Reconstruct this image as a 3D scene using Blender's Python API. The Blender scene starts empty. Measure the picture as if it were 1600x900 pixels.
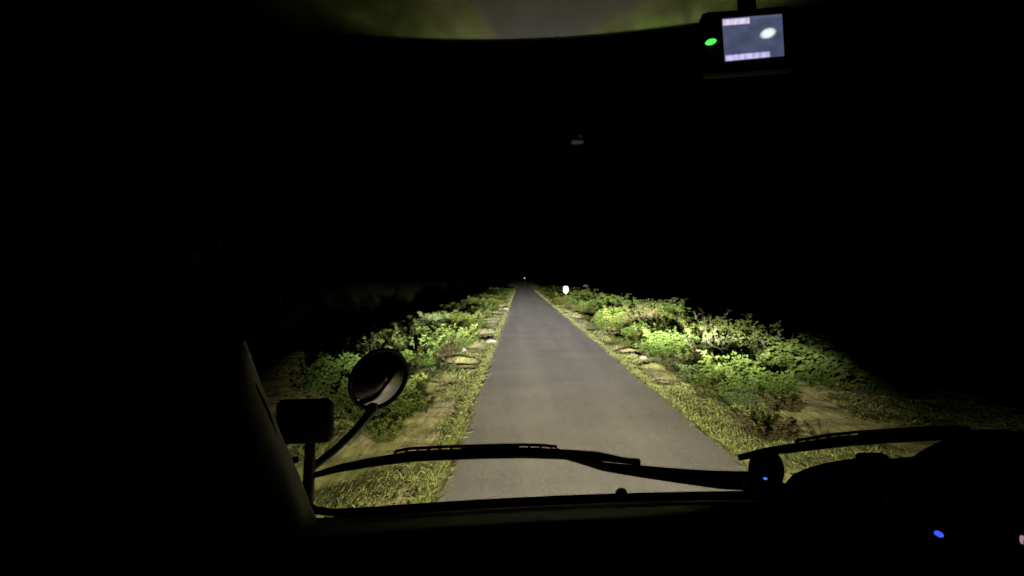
import bpy, bmesh, math, random
import numpy as np
from mathutils import Vector, Matrix, Euler, noise
random.seed(7); rng = np.random.default_rng(7)
S = bpy.context.scene
C = S.collection
R = math.radians

# ------------------------------------------------------------------ camera
F = 1160.0                                  # focal length in pixels of the 1600 wide photograph
CZ = 2.2                                    # eye height in the cab
cam_d = bpy.data.cameras.new('camera'); cam = bpy.data.objects.new('camera', cam_d); C.objects.link(cam)
cam_d.sensor_width = 36.0; cam_d.lens = 36.0 * F / 1600.0
cam_d.clip_start = 0.02; cam_d.clip_end = 3000
cam.location = (0, 0, CZ)
cam.rotation_euler = (R(90 - 0.72), 0, R(0.60))
S.camera = cam
CR = Euler(cam.rotation_euler).to_matrix()

# ------------------------------------------------------------------ sky: night
w = bpy.data.worlds.new('World'); S.world = w; w.use_nodes = True
nt = w.node_tree; nt.nodes.clear()
sky = nt.nodes.new('ShaderNodeTexSky'); sky.sky_type = 'NISHITA'; sky.sun_disc = False
sky.sun_elevation = R(-6); sky.sun_rotation = R(150)
bg = nt.nodes.new('ShaderNodeBackground'); bg.inputs['Strength'].default_value = 0.0006
wo = nt.nodes.new('ShaderNodeOutputWorld')
nt.links.new(sky.outputs[0], bg.inputs[0]); nt.links.new(bg.outputs[0], wo.inputs[0])

# ------------------------------------------------------------------ output
S.view_settings.view_transform = 'Standard'; S.view_settings.look = 'None'
S.view_settings.exposure = 0.0; S.view_settings.gamma = 1.0
S.render.engine = 'CYCLES'
S.cycles.use_denoising = True
S.cycles.max_bounces = 8; S.cycles.diffuse_bounces = 3; S.cycles.glossy_bounces = 4
S.cycles.transparent_max_bounces = 12
S.cycles.caustics_reflective = False; S.cycles.caustics_refractive = False
S.cycles.sample_clamp_indirect = 4.0
S.cycles.filter_width = 1.7

# ------------------------------------------------------------------ headlamp beam (light of the truck's two lamps)
BEAM = dict(power=750000.0, color=(1.0, 0.955, 0.88), toe=0.045)
def headlamp_light(name, loc, parent):
    l = bpy.data.lights.new(name, 'SPOT'); l.energy = BEAM['power']; l.color = BEAM['color']
    l.spot_size = R(150); l.spot_blend = 0.3; l.shadow_soft_size = 0.05
    l.use_nodes = True
    t = l.node_tree; t.nodes.clear()
    N = t.nodes.new; L = t.links.new
    tc = N('ShaderNodeTexCoord'); sp = N('ShaderNodeSeparateXYZ'); L(tc.outputs['Normal'], sp.inputs[0])
    def m(op, a, b=None, c=None):
        n = N('ShaderNodeMath'); n.operation = op
        for i, v in enumerate((a, b, c)):
            if v is None: continue
            if isinstance(v, (int, float)): n.inputs[i].default_value = v
            else: L(v, n.inputs[i])
        return n.outputs[0]
    az_ = m('ABSOLUTE', sp.outputs['Z'])
    az_ = m('MAXIMUM', az_, 0.02)
    el = m('DIVIDE', sp.outputs['Y'], az_)           # tangent of elevation, up is positive
    t_ = m('MULTIPLY', el, -1.0)                     # downwards positive
    tp = m('MAXIMUM', t_, 0.0)
    az = m('ABSOLUTE', m('SUBTRACT', m('DIVIDE', sp.outputs['X'], az_), BEAM['toe']))
    az = m('DIVIDE', az, m('ADD', 1.0, m('MULTIPLY', tp, 6.0)))      # the beam spreads wider close to the lamp
    core = m('DIVIDE', 1.0, m('ADD', 1.0, m('POWER', m('DIVIDE', tp, 0.014), 2.45)))
    def smooth(v, a, b):
        n = N('ShaderNodeMapRange'); n.interpolation_type = 'SMOOTHSTEP'
        n.inputs['From Min'].default_value = a; n.inputs['From Max'].default_value = b
        L(v, n.inputs['Value']); return n.outputs[0]
    cut = smooth(m('SUBTRACT', t_, m('MULTIPLY', 0.010, smooth(az, 0.05, 0.20))), -0.030, 0.018)   # dipped beam: lower to the sides
    side = m('SUBTRACT', 1.0, smooth(az, 0.08, 0.32))
    side = m('POWER', side, 1.1)
    floor_ = m('MULTIPLY', m('MULTIPLY', 0.0008, smooth(t_, 0.05, 0.12)), m('SUBTRACT', 1.0, smooth(az, 0.2, 0.8)))
    st = m('MULTIPLY', m('ADD', m('MULTIPLY', core, side), floor_), cut)
    em = N('ShaderNodeEmission'); L(st, em.inputs['Strength'])
    warm = N('ShaderNodeMix'); warm.data_type = 'RGBA'
    warm.inputs[6].default_value = (0.95, 0.95, 1.0, 1); warm.inputs[7].default_value = (1.0, 0.95, 0.74, 1)
    L(smooth(t_, 0.015, 0.10), warm.inputs[0]); L(warm.outputs[2], em.inputs['Color'])
    out = N('ShaderNodeOutputLight'); L(em.outputs[0], out.inputs[0])
    o = bpy.data.objects.new(name, l); C.objects.link(o)
    o.location = loc; o.rotation_euler = (R(90), 0, 0)
    o.parent = parent; o.location = Vector(loc) - Vector(parent.matrix_world.translation if parent else (0, 0, 0))
    return o

# ------------------------------------------------------------------ helpers
def P(px, py, Y):
    """point at forward distance Y seen at a photograph pixel"""
    d = CR @ Vector(((px - 800) / F, -(py - 450) / F, -1.0))
    return Vector((0, 0, CZ)) + d * (Y / d.y)

def mat(name, col, rough=0.6, spec=0.3, metal=0.0, noise_amt=0.0, noise_scale=20.0, bump=0.0, bump_scale=60.0,
        bump_dist=0.01, emit=None, emit_s=0.0, col2=None):
    m = bpy.data.materials.new(name); m.use_nodes = True
    t = m.node_tree; b = t.nodes['Principled BSDF']
    b.inputs['Base Color'].default_value = (*col, 1); b.inputs['Roughness'].default_value = rough
    b.inputs['Metallic'].default_value = metal; b.inputs['Specular IOR Level'].default_value = spec
    if noise_amt or col2:
        tc = t.nodes.new('ShaderNodeTexCoord'); n = t.nodes.new('ShaderNodeTexNoise')
        n.inputs['Scale'].default_value = noise_scale; n.inputs['Detail'].default_value = 5
        t.links.new(tc.outputs['Object'], n.inputs['Vector'])
        r = t.nodes.new('ShaderNodeValToRGB')
        c2 = col2 or tuple(min(1, c * (1 + noise_amt)) for c in col)
        c1 = col if col2 else tuple(c * (1 - noise_amt) for c in col)
        r.color_ramp.elements[0].position = 0.35; r.color_ramp.elements[1].position = 0.65
        r.color_ramp.elements[0].color = (*c1, 1); r.color_ramp.elements[1].color = (*c2, 1)
        t.links.new(n.outputs['Fac'], r.inputs[0]); t.links.new(r.outputs[0], b.inputs['Base Color'])
    if bump:
        tc = t.nodes.new('ShaderNodeTexCoord'); n = t.nodes.new('ShaderNodeTexNoise')
        n.inputs['Scale'].default_value = bump_scale; n.inputs['Detail'].default_value = 4
        t.links.new(tc.outputs['Object'], n.inputs['Vector'])
        bp = t.nodes.new('ShaderNodeBump'); bp.inputs['Strength'].default_value = bump
        bp.inputs['Distance'].default_value = bump_dist
        t.links.new(n.outputs['Fac'], bp.inputs['Height']); t.links.new(bp.outputs[0], b.inputs['Normal'])
    if emit:
        b.inputs['Emission Color'].default_value = (*emit, 1); b.inputs['Emission Strength'].default_value = emit_s
    return m

class MB:
    """collects faces; build() links them as one mesh object"""
    def __init__(s): s.v = []; s.f = []
    def add(s, vs, fs):
        o = len(s.v); s.v += [tuple(v) for v in vs]; s.f += [tuple(i + o for i in f) for f in fs]; return s
    def box(s, c, size, rot=None, bev=0.0):
        bm = bmesh.new(); bmesh.ops.create_cube(bm, size=1.0)
        for v in bm.verts: v.co = Vector((v.co.x * size[0], v.co.y * size[1], v.co.z * size[2]))
        if bev: bmesh.ops.bevel(bm, geom=bm.edges[:] , offset=bev, segments=3, affect='EDGES', profile=0.5)
        M = rot.to_matrix() if isinstance(rot, Euler) else (rot or Matrix.Identity(3))
        bm.verts.index_update()
        s.add([M @ v.co + Vector(c) for v in bm.verts], [[v.index for v in f.verts] for f in bm.faces]); bm.free(); return s
    def tube(s, pts, rad, n=10, flat=None, cap=True):
        pts = [Vector(p) for p in pts]; k = len(pts)
        rad = rad if isinstance(rad, (list, tuple)) else [rad] * k
        vs = []; fs = []; up = Vector((0, 0, 1)); prev = None
        for i in range(k):
            t = (pts[min(i + 1, k - 1)] - pts[max(i - 1, 0)]).normalized()
            a = prev - t * prev.dot(t) if prev else (up.cross(t) if abs(t.z) < 0.95 else Vector((1, 0, 0)).cross(t))
            a.normalize(); b = t.cross(a).normalized(); prev = a
            ra, rb = rad[i] if isinstance(rad[i], (list, tuple)) else (rad[i], rad[i])
            for j in range(n):
                q = 2 * math.pi * j / n
                vs.append(pts[i] + a * (ra * math.cos(q)) + b * (rb * math.sin(q)))
        for i in range(k - 1):
            for j in range(n):
                fs.append((i * n + j, i * n + (j + 1) % n, (i + 1) * n + (j + 1) % n, (i + 1) * n + j))
        if cap: fs += [tuple(range(n - 1, -1, -1)), tuple((k - 1) * n + j for j in range(n))]
        return s.add(vs, fs)
    def lathe(s, prof, M=None, n=24):
        """profile of (radius, height) about local Z"""
        M = M or Matrix.Identity(4); vs = []; fs = []; k = len(prof)
        for r, h in prof:
            for j in range(n):
                q = 2 * math.pi * j / n; vs.append(M @ Vector((r * math.cos(q), r * math.sin(q), h)))
        for i in range(k - 1):
            for j in range(n): fs.append((i * n + j, i * n + (j + 1) % n, (i + 1) * n + (j + 1) % n, (i + 1) * n + j))
        fs.append(tuple(range(n - 1, -1, -1))); fs.append(tuple((k - 1) * n + j for j in range(n)))
        return s.add(vs, fs)
    def grid(s, rows):
        nr = len(rows); nc = len(rows[0]); vs = [p for r in rows for p in r]
        return s.add(vs, [(i * nc + j, i * nc + j + 1, (i + 1) * nc + j + 1, (i + 1) * nc + j) for i in range(nr - 1) for j in range(nc - 1)])
    def build(s, name, m, parent=None, smooth=True, origin=None):
        me = bpy.data.meshes.new(name)
        o0 = Vector(origin) if origin is not None else Vector((0, 0, 0))
        me.from_pydata([tuple(Vector(v) - o0) for v in s.v], [], s.f)
        if smooth: me.polygons.foreach_set('use_smooth', [True] * len(me.polygons))
        me.materials.append(m)
        o = bpy.data.objects.new(name, me); C.objects.link(o)
        o.location = o0
        if parent:
            o.parent = parent; o.matrix_parent_inverse = world_of(parent).inverted()
        me.update(); return o

def world_of(o):
    M = Matrix.LocRotScale(o.location, o.rotation_euler, o.scale)
    return (world_of(o.parent) @ o.matrix_parent_inverse @ M) if o.parent else M

def sharp(o, ang=35):
    bm = bmesh.new(); bm.from_mesh(o.data)
    for e in bm.edges:
        if len(e.link_faces) == 2 and e.calc_face_angle(0) > R(ang): e.smooth = False
    bm.to_mesh(o.data); bm.free(); return o

def tag(o, label=None, cat=None, group=None, kind=None):
    if label: o['label'] = label
    if cat: o['category'] = cat
    if group: o['group'] = group
    if kind: o['kind'] = kind
    return o

def empty(name, loc, label, cat, group=None):
    o = bpy.data.objects.new(name, None); C.objects.link(o); o.location = loc; o.empty_display_size = 0.1
    return tag(o, label, cat, group)

# ------------------------------------------------------------------ materials of the ground
def ground_mat():
    m = bpy.data.materials.new('verge soil and dry grass'); m.use_nodes = True
    t = m.node_tree; b = t.nodes['Principled BSDF']; N = t.nodes.new; L = t.links.new
    b.inputs['Roughness'].default_value = 1.0; b.inputs['Specular IOR Level'].default_value = 0.0; b.inputs['Diffuse Roughness'].default_value = 1.0
    tc = N('ShaderNodeTexCoord')
    n1 = N('ShaderNodeTexNoise'); n1.inputs['Scale'].default_value = 0.55; n1.inputs['Detail'].default_value = 6
    L(tc.outputs['Object'], n1.inputs['Vector'])
    r = N('ShaderNodeValToRGB'); L(n1.outputs['Fac'], r.inputs[0])
    e = r.color_ramp.elements; e[0].position = 0.36; e[0].color = (0.200, 0.225, 0.075, 1)
    e[1].position = 0.66; e[1].color = (0.430, 0.385, 0.245, 1)
    x = r.color_ramp.elements.new(0.5); x.color = (0.340, 0.330, 0.150, 1)
    mp = N('ShaderNodeMapping'); mp.inputs['Scale'].default_value = (1, 0.12, 1); L(tc.outputs['Object'], mp.inputs[0])
    n2 = N('ShaderNodeTexNoise'); n2.inputs['Scale'].default_value = 14; n2.inputs['Detail'].default_value = 5; L(mp.outputs[0], n2.inputs['Vector'])
    mx = N('ShaderNodeMix'); mx.data_type = 'RGBA'; mx.blend_type = 'MULTIPLY'; mx.inputs[0].default_value = 1
    r2 = N('ShaderNodeValToRGB'); r2.color_ramp.elements[0].position = 0.3; r2.color_ramp.elements[0].color = (0.55, 0.55, 0.55, 1)
    r2.color_ramp.elements[1].position = 0.7; r2.color_ramp.elements[1].color = (1.35, 1.3, 1.2, 1)
    L(n2.outputs['Fac'], r2.inputs[0]); L(r.outputs[0], mx.inputs[6]); L(r2.outputs[0], mx.inputs[7]); L(mx.outputs[2], b.inputs['Base Color'])
    n3 = N('ShaderNodeTexNoise'); n3.inputs['Scale'].default_value = 30; n3.inputs['Detail'].default_value = 4; L(tc.outputs['Object'], n3.inputs['Vector'])
    bp = N('ShaderNodeBump'); bp.inputs['Strength'].default_value = 0.8; bp.inputs['Distance'].default_value = 0.03
    L(n3.outputs['Fac'], bp.inputs['Height']); L(bp.outputs[0], b.inputs['Normal'])
    return m
def road_mat():
    m = bpy.data.materials.new('worn asphalt'); m.use_nodes = True
    t = m.node_tree; b = t.nodes['Principled BSDF']; N = t.nodes.new; L = t.links.new
    b.inputs['Roughness'].default_value = 0.95; b.inputs['Specular IOR Level'].default_value = 0.05; b.inputs['Diffuse Roughness'].default_value = 1.0
    tc = N('ShaderNodeTexCoord')
    mp = N('ShaderNodeMapping'); mp.inputs['Scale'].default_value = (1, 0.025, 1); L(tc.outputs['Object'], mp.inputs[0])
    n1 = N('ShaderNodeTexNoise'); n1.inputs['Scale'].default_value = 2.2; n1.inputs['Detail'].default_value = 5; L(mp.outputs[0], n1.inputs['Vector'])
    r = N('ShaderNodeValToRGB'); L(n1.outputs['Fac'], r.inputs[0])
    e = r.color_ramp.elements; e[0].position = 0.25; e[0].color = (0.175, 0.167, 0.162, 1); e[1].position = 0.75; e[1].color = (0.215, 0.206, 0.195, 1)
    n4 = N('ShaderNodeTexNoise'); n4.inputs['Scale'].default_value = 48; n4.inputs['Detail'].default_value = 2; L(tc.outputs['Object'], n4.inputs['Vector'])
    r4 = N('ShaderNodeValToRGB'); r4.color_ramp.elements[0].position = 0.35; r4.color_ramp.elements[0].color = (0.70, 0.70, 0.70, 1)
    r4.color_ramp.elements[1].position = 0.68; r4.color_ramp.elements[1].color = (1.25, 1.25, 1.23, 1); L(n4.outputs['Fac'], r4.inputs[0])
    mx = N('ShaderNodeMix'); mx.data_type = 'RGBA'; mx.blend_type = 'MULTIPLY'; mx.inputs[0].default_value = 1
    L(r.outputs[0], mx.inputs[6]); L(r4.outputs[0], mx.inputs[7])
    sx = N('ShaderNodeSeparateXYZ'); L(tc.outputs['Object'], sx.inputs[0])       # dust and soil washed onto both edges
    def M2(op, a, b_):
        n = N('ShaderNodeMath'); n.operation = op
        for i, v in enumerate((a, b_)):
            if isinstance(v, (int, float)): n.inputs[i].default_value = v
            else: L(v, n.inputs[i])
        return n.outputs[0]
    dist = M2('ABSOLUTE', M2('SUBTRACT', sx.outputs['X'], (XL + XR) / 2), 0)
    nd = N('ShaderNodeTexNoise'); nd.inputs['Scale'].default_value = 1.1; nd.inputs['Detail'].default_value = 6; L(tc.outputs['Object'], nd.inputs['Vector'])
    dist = M2('ADD', dist, M2('MULTIPLY', M2('SUBTRACT', nd.outputs['Fac'], 0.5), 0.55))
    er = N('ShaderNodeMapRange'); er.interpolation_type = 'SMOOTHSTEP'; er.inputs['From Min'].default_value = 1.50; er.inputs['From Max'].default_value = 2.02; er.inputs['To Max'].default_value = 0.9
    L(dist, er.inputs['Value'])
    def band(c, wd):                     # pale worn wheel path
        q = N('ShaderNodeMapRange'); q.interpolation_type = 'SMOOTHSTEP'; q.inputs['From Min'].default_value = wd; q.inputs['From Max'].default_value = 0.0
        L(M2('ABSOLUTE', M2('SUBTRACT', sx.outputs['X'], c), 0), q.inputs['Value']); return q.outputs[0]
    tr_ = M2('MULTIPLY', M2('ADD', band(0.15, 0.55), band(1.75, 0.55)), M2('ADD', n1.outputs['Fac'], 0.2))
    ns = N('ShaderNodeTexNoise'); ns.inputs['Scale'].default_value = 0.55; ns.inputs['Detail'].default_value = 7; L(tc.outputs['Object'], ns.inputs['Vector'])
    st_ = N('ShaderNodeMapRange'); st_.inputs['From Min'].default_value = 0.35; st_.inputs['From Max'].default_value = 0.65; st_.inputs['To Min'].default_value = -0.10; st_.inputs['To Max'].default_value = 0.08
    L(ns.outputs['Fac'], st_.inputs['Value'])
    gain = M2('ADD', M2('ADD', 0.97, st_.outputs[0]), M2('MULTIPLY', tr_, 0.13))
    gm = N('ShaderNodeVectorMath'); gm.operation = 'SCALE'; L(mx.outputs[2], gm.inputs[0]); L(gain, gm.inputs['Scale'])
    md = N('ShaderNodeMix'); md.data_type = 'RGBA'; L(er.outputs[0], md.inputs[0]); L(gm.outputs[0], md.inputs[6]); md.inputs[7].default_value = (0.225, 0.195, 0.095, 1)
    L(md.outputs[2], b.inputs['Base Color'])
    n3 = N('ShaderNodeTexNoise'); n3.inputs['Scale'].default_value = 55; n3.inputs['Detail'].default_value = 3; L(tc.outputs['Object'], n3.inputs['Vector'])
    bp = N('ShaderNodeBump'); bp.inputs['Strength'].default_value = 0.6; bp.inputs['Distance'].default_value = 0.012
    L(n3.outputs['Fac'], bp.inputs['Height']); L(bp.outputs[0], b.inputs['Normal'])
    return m
def leaf_mat(name, c1, c2, c3=None):
    m = bpy.data.materials.new(name); m.use_nodes = True
    t = m.node_tree; b = t.nodes['Principled BSDF']; N = t.nodes.new; L = t.links.new
    b.inputs['Roughness'].default_value = 0.9; b.inputs['Specular IOR Level'].default_value = 0.05; b.inputs['Diffuse Roughness'].default_value = 0.7
    g = N('ShaderNodeNewGeometry'); oi = N('ShaderNodeObjectInfo')
    r = N('ShaderNodeValToRGB'); e = r.color_ramp.elements
    e[0].color = (*c1, 1); e[1].color = (*c2, 1)
    if c3: x = e.new(0.93); x.color = (*c2, 1); e[-1].position = 1.0; e[-1].color = (*c3, 1)
    L(g.outputs['Random Per Island'], r.inputs[0])
    hs = N('ShaderNodeHueSaturation'); mr = N('ShaderNodeMapRange'); mr.inputs['To Min'].default_value = 0.65; mr.inputs['To Max'].default_value = 1.3
    L(oi.outputs['Random'], mr.inputs['Value']); L(mr.outputs[0], hs.inputs['Value'])
    mr2 = N('ShaderNodeMapRange'); mr2.inputs['To Min'].default_value = 0.475; mr2.inputs['To Max'].default_value = 0.515
    L(oi.outputs['Random'], mr2.inputs['Value']); L(mr2.outputs[0], hs.inputs['Hue'])
    L(r.outputs[0], hs.inputs['Color']); L(hs.outputs[0], b.inputs['Base Color'])
    tr = N('ShaderNodeBsdfTranslucent'); L(hs.outputs[0], tr.inputs['Color'])
    ms = N('ShaderNodeMixShader'); ms.inputs[0].default_value = 0.25
    L(b.outputs[0], ms.inputs[1]); L(tr.outputs[0], ms.inputs[2])
    L(ms.outputs[0], t.nodes['Material Output'].inputs['Surface'])
    return m

XL, XR = -0.865, 2.70                     # road edges
M_soil = ground_mat(); M_road = road_mat()
M_grass = leaf_mat('verge grass blades', (0.200, 0.255, 0.070), (0.400, 0.390, 0.160), (0.52, 0.46, 0.28))
M_leafs = [leaf_mat('broad green leaves', (0.028, 0.048, 0.008), (0.062, 0.086, 0.018)),
           leaf_mat('yellow green leaves', (0.042, 0.060, 0.009), (0.085, 0.098, 0.020)),
           leaf_mat('pale green leaves', (0.048, 0.066, 0.022), (0.090, 0.105, 0.042)),
           leaf_mat('dry brown leaves', (0.050, 0.046, 0.018), (0.095, 0.082, 0.035))]
M_stem = mat('woody stems', (0.07, 0.05, 0.03), 0.9, 0.1)

# ------------------------------------------------------------------ ground and road
XL, XR = -0.865, 2.70                     # road edges
def road_edge(y, side):
    return (XL if side < 0 else XR) + 0.05 * noise.noise((y * 0.35, side * 7.0, 0)) + 0.03 * noise.noise((y * 1.7, side * 3.0, 4)) + 0.035 * noise.noise((y * 4.3, side * 9.0, 2))
def ground_z(x, y):
    if x < 0.5: d = road_edge(y, -1) - x
    else: d = x - road_edge(y, 1)
    if d < -0.15: return -0.06
    q = min(1.0, max(0.0, (d - 5.0) / 6.0)); dark_fall = -1.3 * q * q * (3 - 2 * q)          # added fall in the ground, so the land behind the bushes stays dark
    if d > 40 or y < -3 or y > 260: return dark_fall
    k = min(1.0, max(0.0, (d + 0.05) / 0.5)); far = 1.0 if d < 9 else max(0.2, 1 - (d - 9) / 12)
    n1 = noise.noise((x * 0.9, y * 1.25, 3.1)); n2 = noise.noise((x * 2.1 + 9, y * 3.4, 1.7)); n3 = noise.noise((x * 0.25, y * 0.2, 8))
    mid = min(1.0, max(0.0, (y - 11) / 8)) * max(0.0, 1 - max(0, d - 1.7) / 1.2)
    sc = 1.5 / (1 + max(0, y - 20) * 0.03)                                             # clods read wider apart with distance
    rid = 1 - abs(noise.noise((x * 0.55 + 4, y * sc + 0.35 * x, 6.3))) * 2.0
    z = 0.01 + k * far * (0.030 * n1 + 0.018 * n2 + 0.105 * max(0, rid) * mid * (0.6 + 0.8 * n1) + 0.08 * n3 + 0.02 * min(d, 4)) + dark_fall
    ditch = -0.05 * math.exp(-((d - 1.2) / 0.4) ** 2)
    return z + ditch * k if d > 0 else -0.06 + (z + 0.06) * (d + 0.15) / 0.15

def make_ground():
    xs = list(np.concatenate([np.geomspace(-900, -12, 22), np.arange(-11.5, -6, 0.4), np.arange(-6, -0.75, 0.11), np.arange(-0.6, 2.8, 0.5),
                              np.arange(2.86, 9, 0.11), np.arange(9.2, 15, 0.4), np.geomspace(15.5, 900, 24)]))
    ys = [-60, -30, -10, -3]; y = 1.0
    while y < 250: ys.append(y); y += max(0.14, y * 0.0085)
    ys += list(np.geomspace(260, 1500, 14))
    rows = [[(x, yy, ground_z(x, yy)) for x in xs] for yy in ys]
    o = MB().grid(rows).build('ground', M_soil); tag(o, 'uneven soil and dry grass verge beside the road', 'ground', kind='structure')
make_ground()
def make_road():
    ys = [-40, -10]; y = 0
    while y < 900: ys.append(y); y += max(0.12, y * 0.012)
    rows = []
    for yy in ys:
        a, b = road_edge(yy, -1), road_edge(yy, 1)
        row = [(a - 0.03, yy, -0.05)]
        for i in range(13):
            u = i / 12; row.append((a + (b - a) * u, yy, 0.012 + 0.035 * (1 - (2 * u - 1) ** 2)))
        row.append((b + 0.03, yy, -0.05)); rows.append(row)
    o = sharp(MB().grid(rows).build('road', M_road), 12); tag(o, 'narrow worn asphalt road running straight into the dark', 'road', kind='structure')
make_road()

# ------------------------------------------------------------------ verge grass (too many blades to count)
def make_grass(name, label, spots, mtl):
    n = len(spots); V = np.zeros((n * 5, 3)); faces = np.zeros((n, 5), int)
    for i, (x, y, z, h, wd, ax, lean, ld) in enumerate(spots):
        dx, dy = math.cos(ax) * wd, math.sin(ax) * wd
        lx, ly = math.cos(ld) * lean, math.sin(ld) * lean
        V[i * 5] = (x - dx, y - dy, z - 0.01); V[i * 5 + 1] = (x + dx, y + dy, z - 0.01)
        V[i * 5 + 2] = (x + dx * .7 + lx * .45, y + dy * .7 + ly * .45, z + h * .62)
        V[i * 5 + 3] = (x + lx, y + ly, z + h)
        V[i * 5 + 4] = (x - dx * .7 + lx * .45, y - dy * .7 + ly * .45, z + h * .62)
    me = bpy.data.meshes.new(name)
    me.vertices.add(n * 5); me.vertices.foreach_set('co', V.ravel())
    me.loops.add(n * 5); me.loops.foreach_set('vertex_index', np.arange(n * 5))
    me.polygons.add(n); me.polygons.foreach_set('loop_start', np.arange(n) * 5); me.polygons.foreach_set('loop_total', np.full(n, 5))
    me.update(); me.materials.append(mtl)
    o = bpy.data.objects.new(name, me); C.objects.link(o); return tag(o, label, 'grass', kind='stuff')
def grass_spots(side):
    out = []; y = 4.5; rnd = random.random
    while y < 140:
        step = max(0.10, y * 0.010)
        wide = 5.0
        nb = int(620 * min(1.0, 10 / max(y, 6)) ** 0.8)
        for _ in range(nb):
            yy = y + rnd() * step; edge = road_edge(yy, side)
            if rnd() < 0.22: d = abs(random.gauss(0, 0.10)) - 0.06; hh = 0.02 + rnd() * 0.06
            else: d = rnd() * wide; hh = 0.018 + rnd() * 0.055
            x = edge + side * d
            cl = noise.noise((x * 0.8, yy * 0.45, 2.2 + side))
            if d > 0.15 and cl < (-0.24 if yy < 15 or d > 2.0 else 0.08) + rnd() * 0.3: continue
            if d > 0.3: hh *= 0.8 + 1.3 * max(0, cl)
            g = 0.45 + y / 22; laid = rnd() < (0.75 if y < 15 else 0.35)          # long dry strands pressed flat along the verge
            ln = (0.12 + rnd() * 0.30) if laid else hh * (0.8 + rnd() * 2.5)
            out.append((x, yy, max(ground_z(x, yy), -0.01), hh * (0.45 if laid else 1.0), (0.003 + 0.004 * rnd()) * g, 0.0 if laid else rnd() * 6.3, ln,
                        math.pi / 2 * random.choice((1, 1, -1)) + random.gauss(0, 0.13 if laid else 0.5)))
        y += step
    return out
make_grass('verge_grass', 'short green and dry grass on the left verge of the road', grass_spots(-1), M_grass)
make_grass('verge_grass', 'short green and dry grass on the right verge of the road', grass_spots(1), M_grass)

# ------------------------------------------------------------------ bushes
def bush_meshes(kind, seed, nleaf, leaf, broad):
    """unit bush about 1 m tall and 1.3 m wide: foliage + stems"""
    rd = random.Random(seed); V = []; Fc = []; stems = MB()
    clumps = []
    for k in range(rd.randint(13, 18)):
        a = rd.random() * 6.283; r = 0.62 * math.sqrt(rd.random()); h = (0.30 + 0.62 * rd.random()) * (1 - 0.55 * (r / 0.62) ** 2)
        c = Vector((r * math.cos(a), r * math.sin(a), h)); clumps.append((c, 0.13 + 0.15 * rd.random()))
        base = Vector((c.x * 0.15, c.y * 0.15, -0.03)); mid = base.lerp(c, 0.55) + Vector((rd.uniform(-.06, .06), rd.uniform(-.06, .06), 0.08))
        stems.tube([base, mid, c + Vector((0, 0, 0.05))], [0.012, 0.008, 0.003], 5)
    for k in range(5):       # long shoots that break the outline
        a = rd.random() * 6.283; r = 0.3 + 0.5 * rd.random(); tip = Vector((r * math.cos(a), r * math.sin(a), 0.75 + 0.4 * rd.random()))
        base = Vector((0.1 * math.cos(a), 0.1 * math.sin(a), 0))
        stems.tube([base, base.lerp(tip, 0.5) + Vector((0, 0, 0.12)), tip], [0.009, 0.006, 0.002], 5)
        for j in range(9): clumps.append((base.lerp(tip, 0.45 + 0.06 * j) + Vector((0, 0, 0.12 * (1 - abs(0.06 * j - 0.05) * 2))), 0.045))
    wsum = sum(c[1] ** 2 for c in clumps)
    for c, cr in clumps:
        for _ in range(max(5, int(nleaf * cr ** 2 / wsum))):
            d = Vector((rd.gauss(0, 1), rd.gauss(0, 1), rd.gauss(0, 1))).normalized()
            p = c + d * cr * rd.random() ** 0.35
            if p.z < 0.02: p.z = 0.02 + rd.random() * 0.1
            s = leaf * rd.uniform(0.6, 1.25); t = (d + Vector((rd.gauss(0, .6), rd.gauss(0, .6), rd.gauss(0, .6) - 0.25))).normalized()
            q = t.cross(Vector((rd.gauss(0, 1), rd.gauss(0, 1), rd.gauss(0, 1)))).normalized() * s * broad; nrm = t.cross(q).normalized()
            o = len(V)
            V.extend([p, p + t * s * .45 + q - nrm * s * .06, p + t * s + nrm * -s * .15, p + t * s * .45 - q - nrm * s * .06, p + t * s * .5 + nrm * s * .08])
            Fc.extend([(o, o + 1, o + 4), (o + 1, o + 2, o + 4), (o + 2, o + 3, o + 4), (o + 3, o, o + 4)])
    me = bpy.data.meshes.new('foliage'); me.from_pydata([tuple(v) for v in V], [], Fc); me.materials.append(M_leafs[kind])
    ms = bpy.data.meshes.new('stems'); ms.from_pydata(stems.v, [], stems.f); ms.materials.append(M_stem)
    return me, ms
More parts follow.
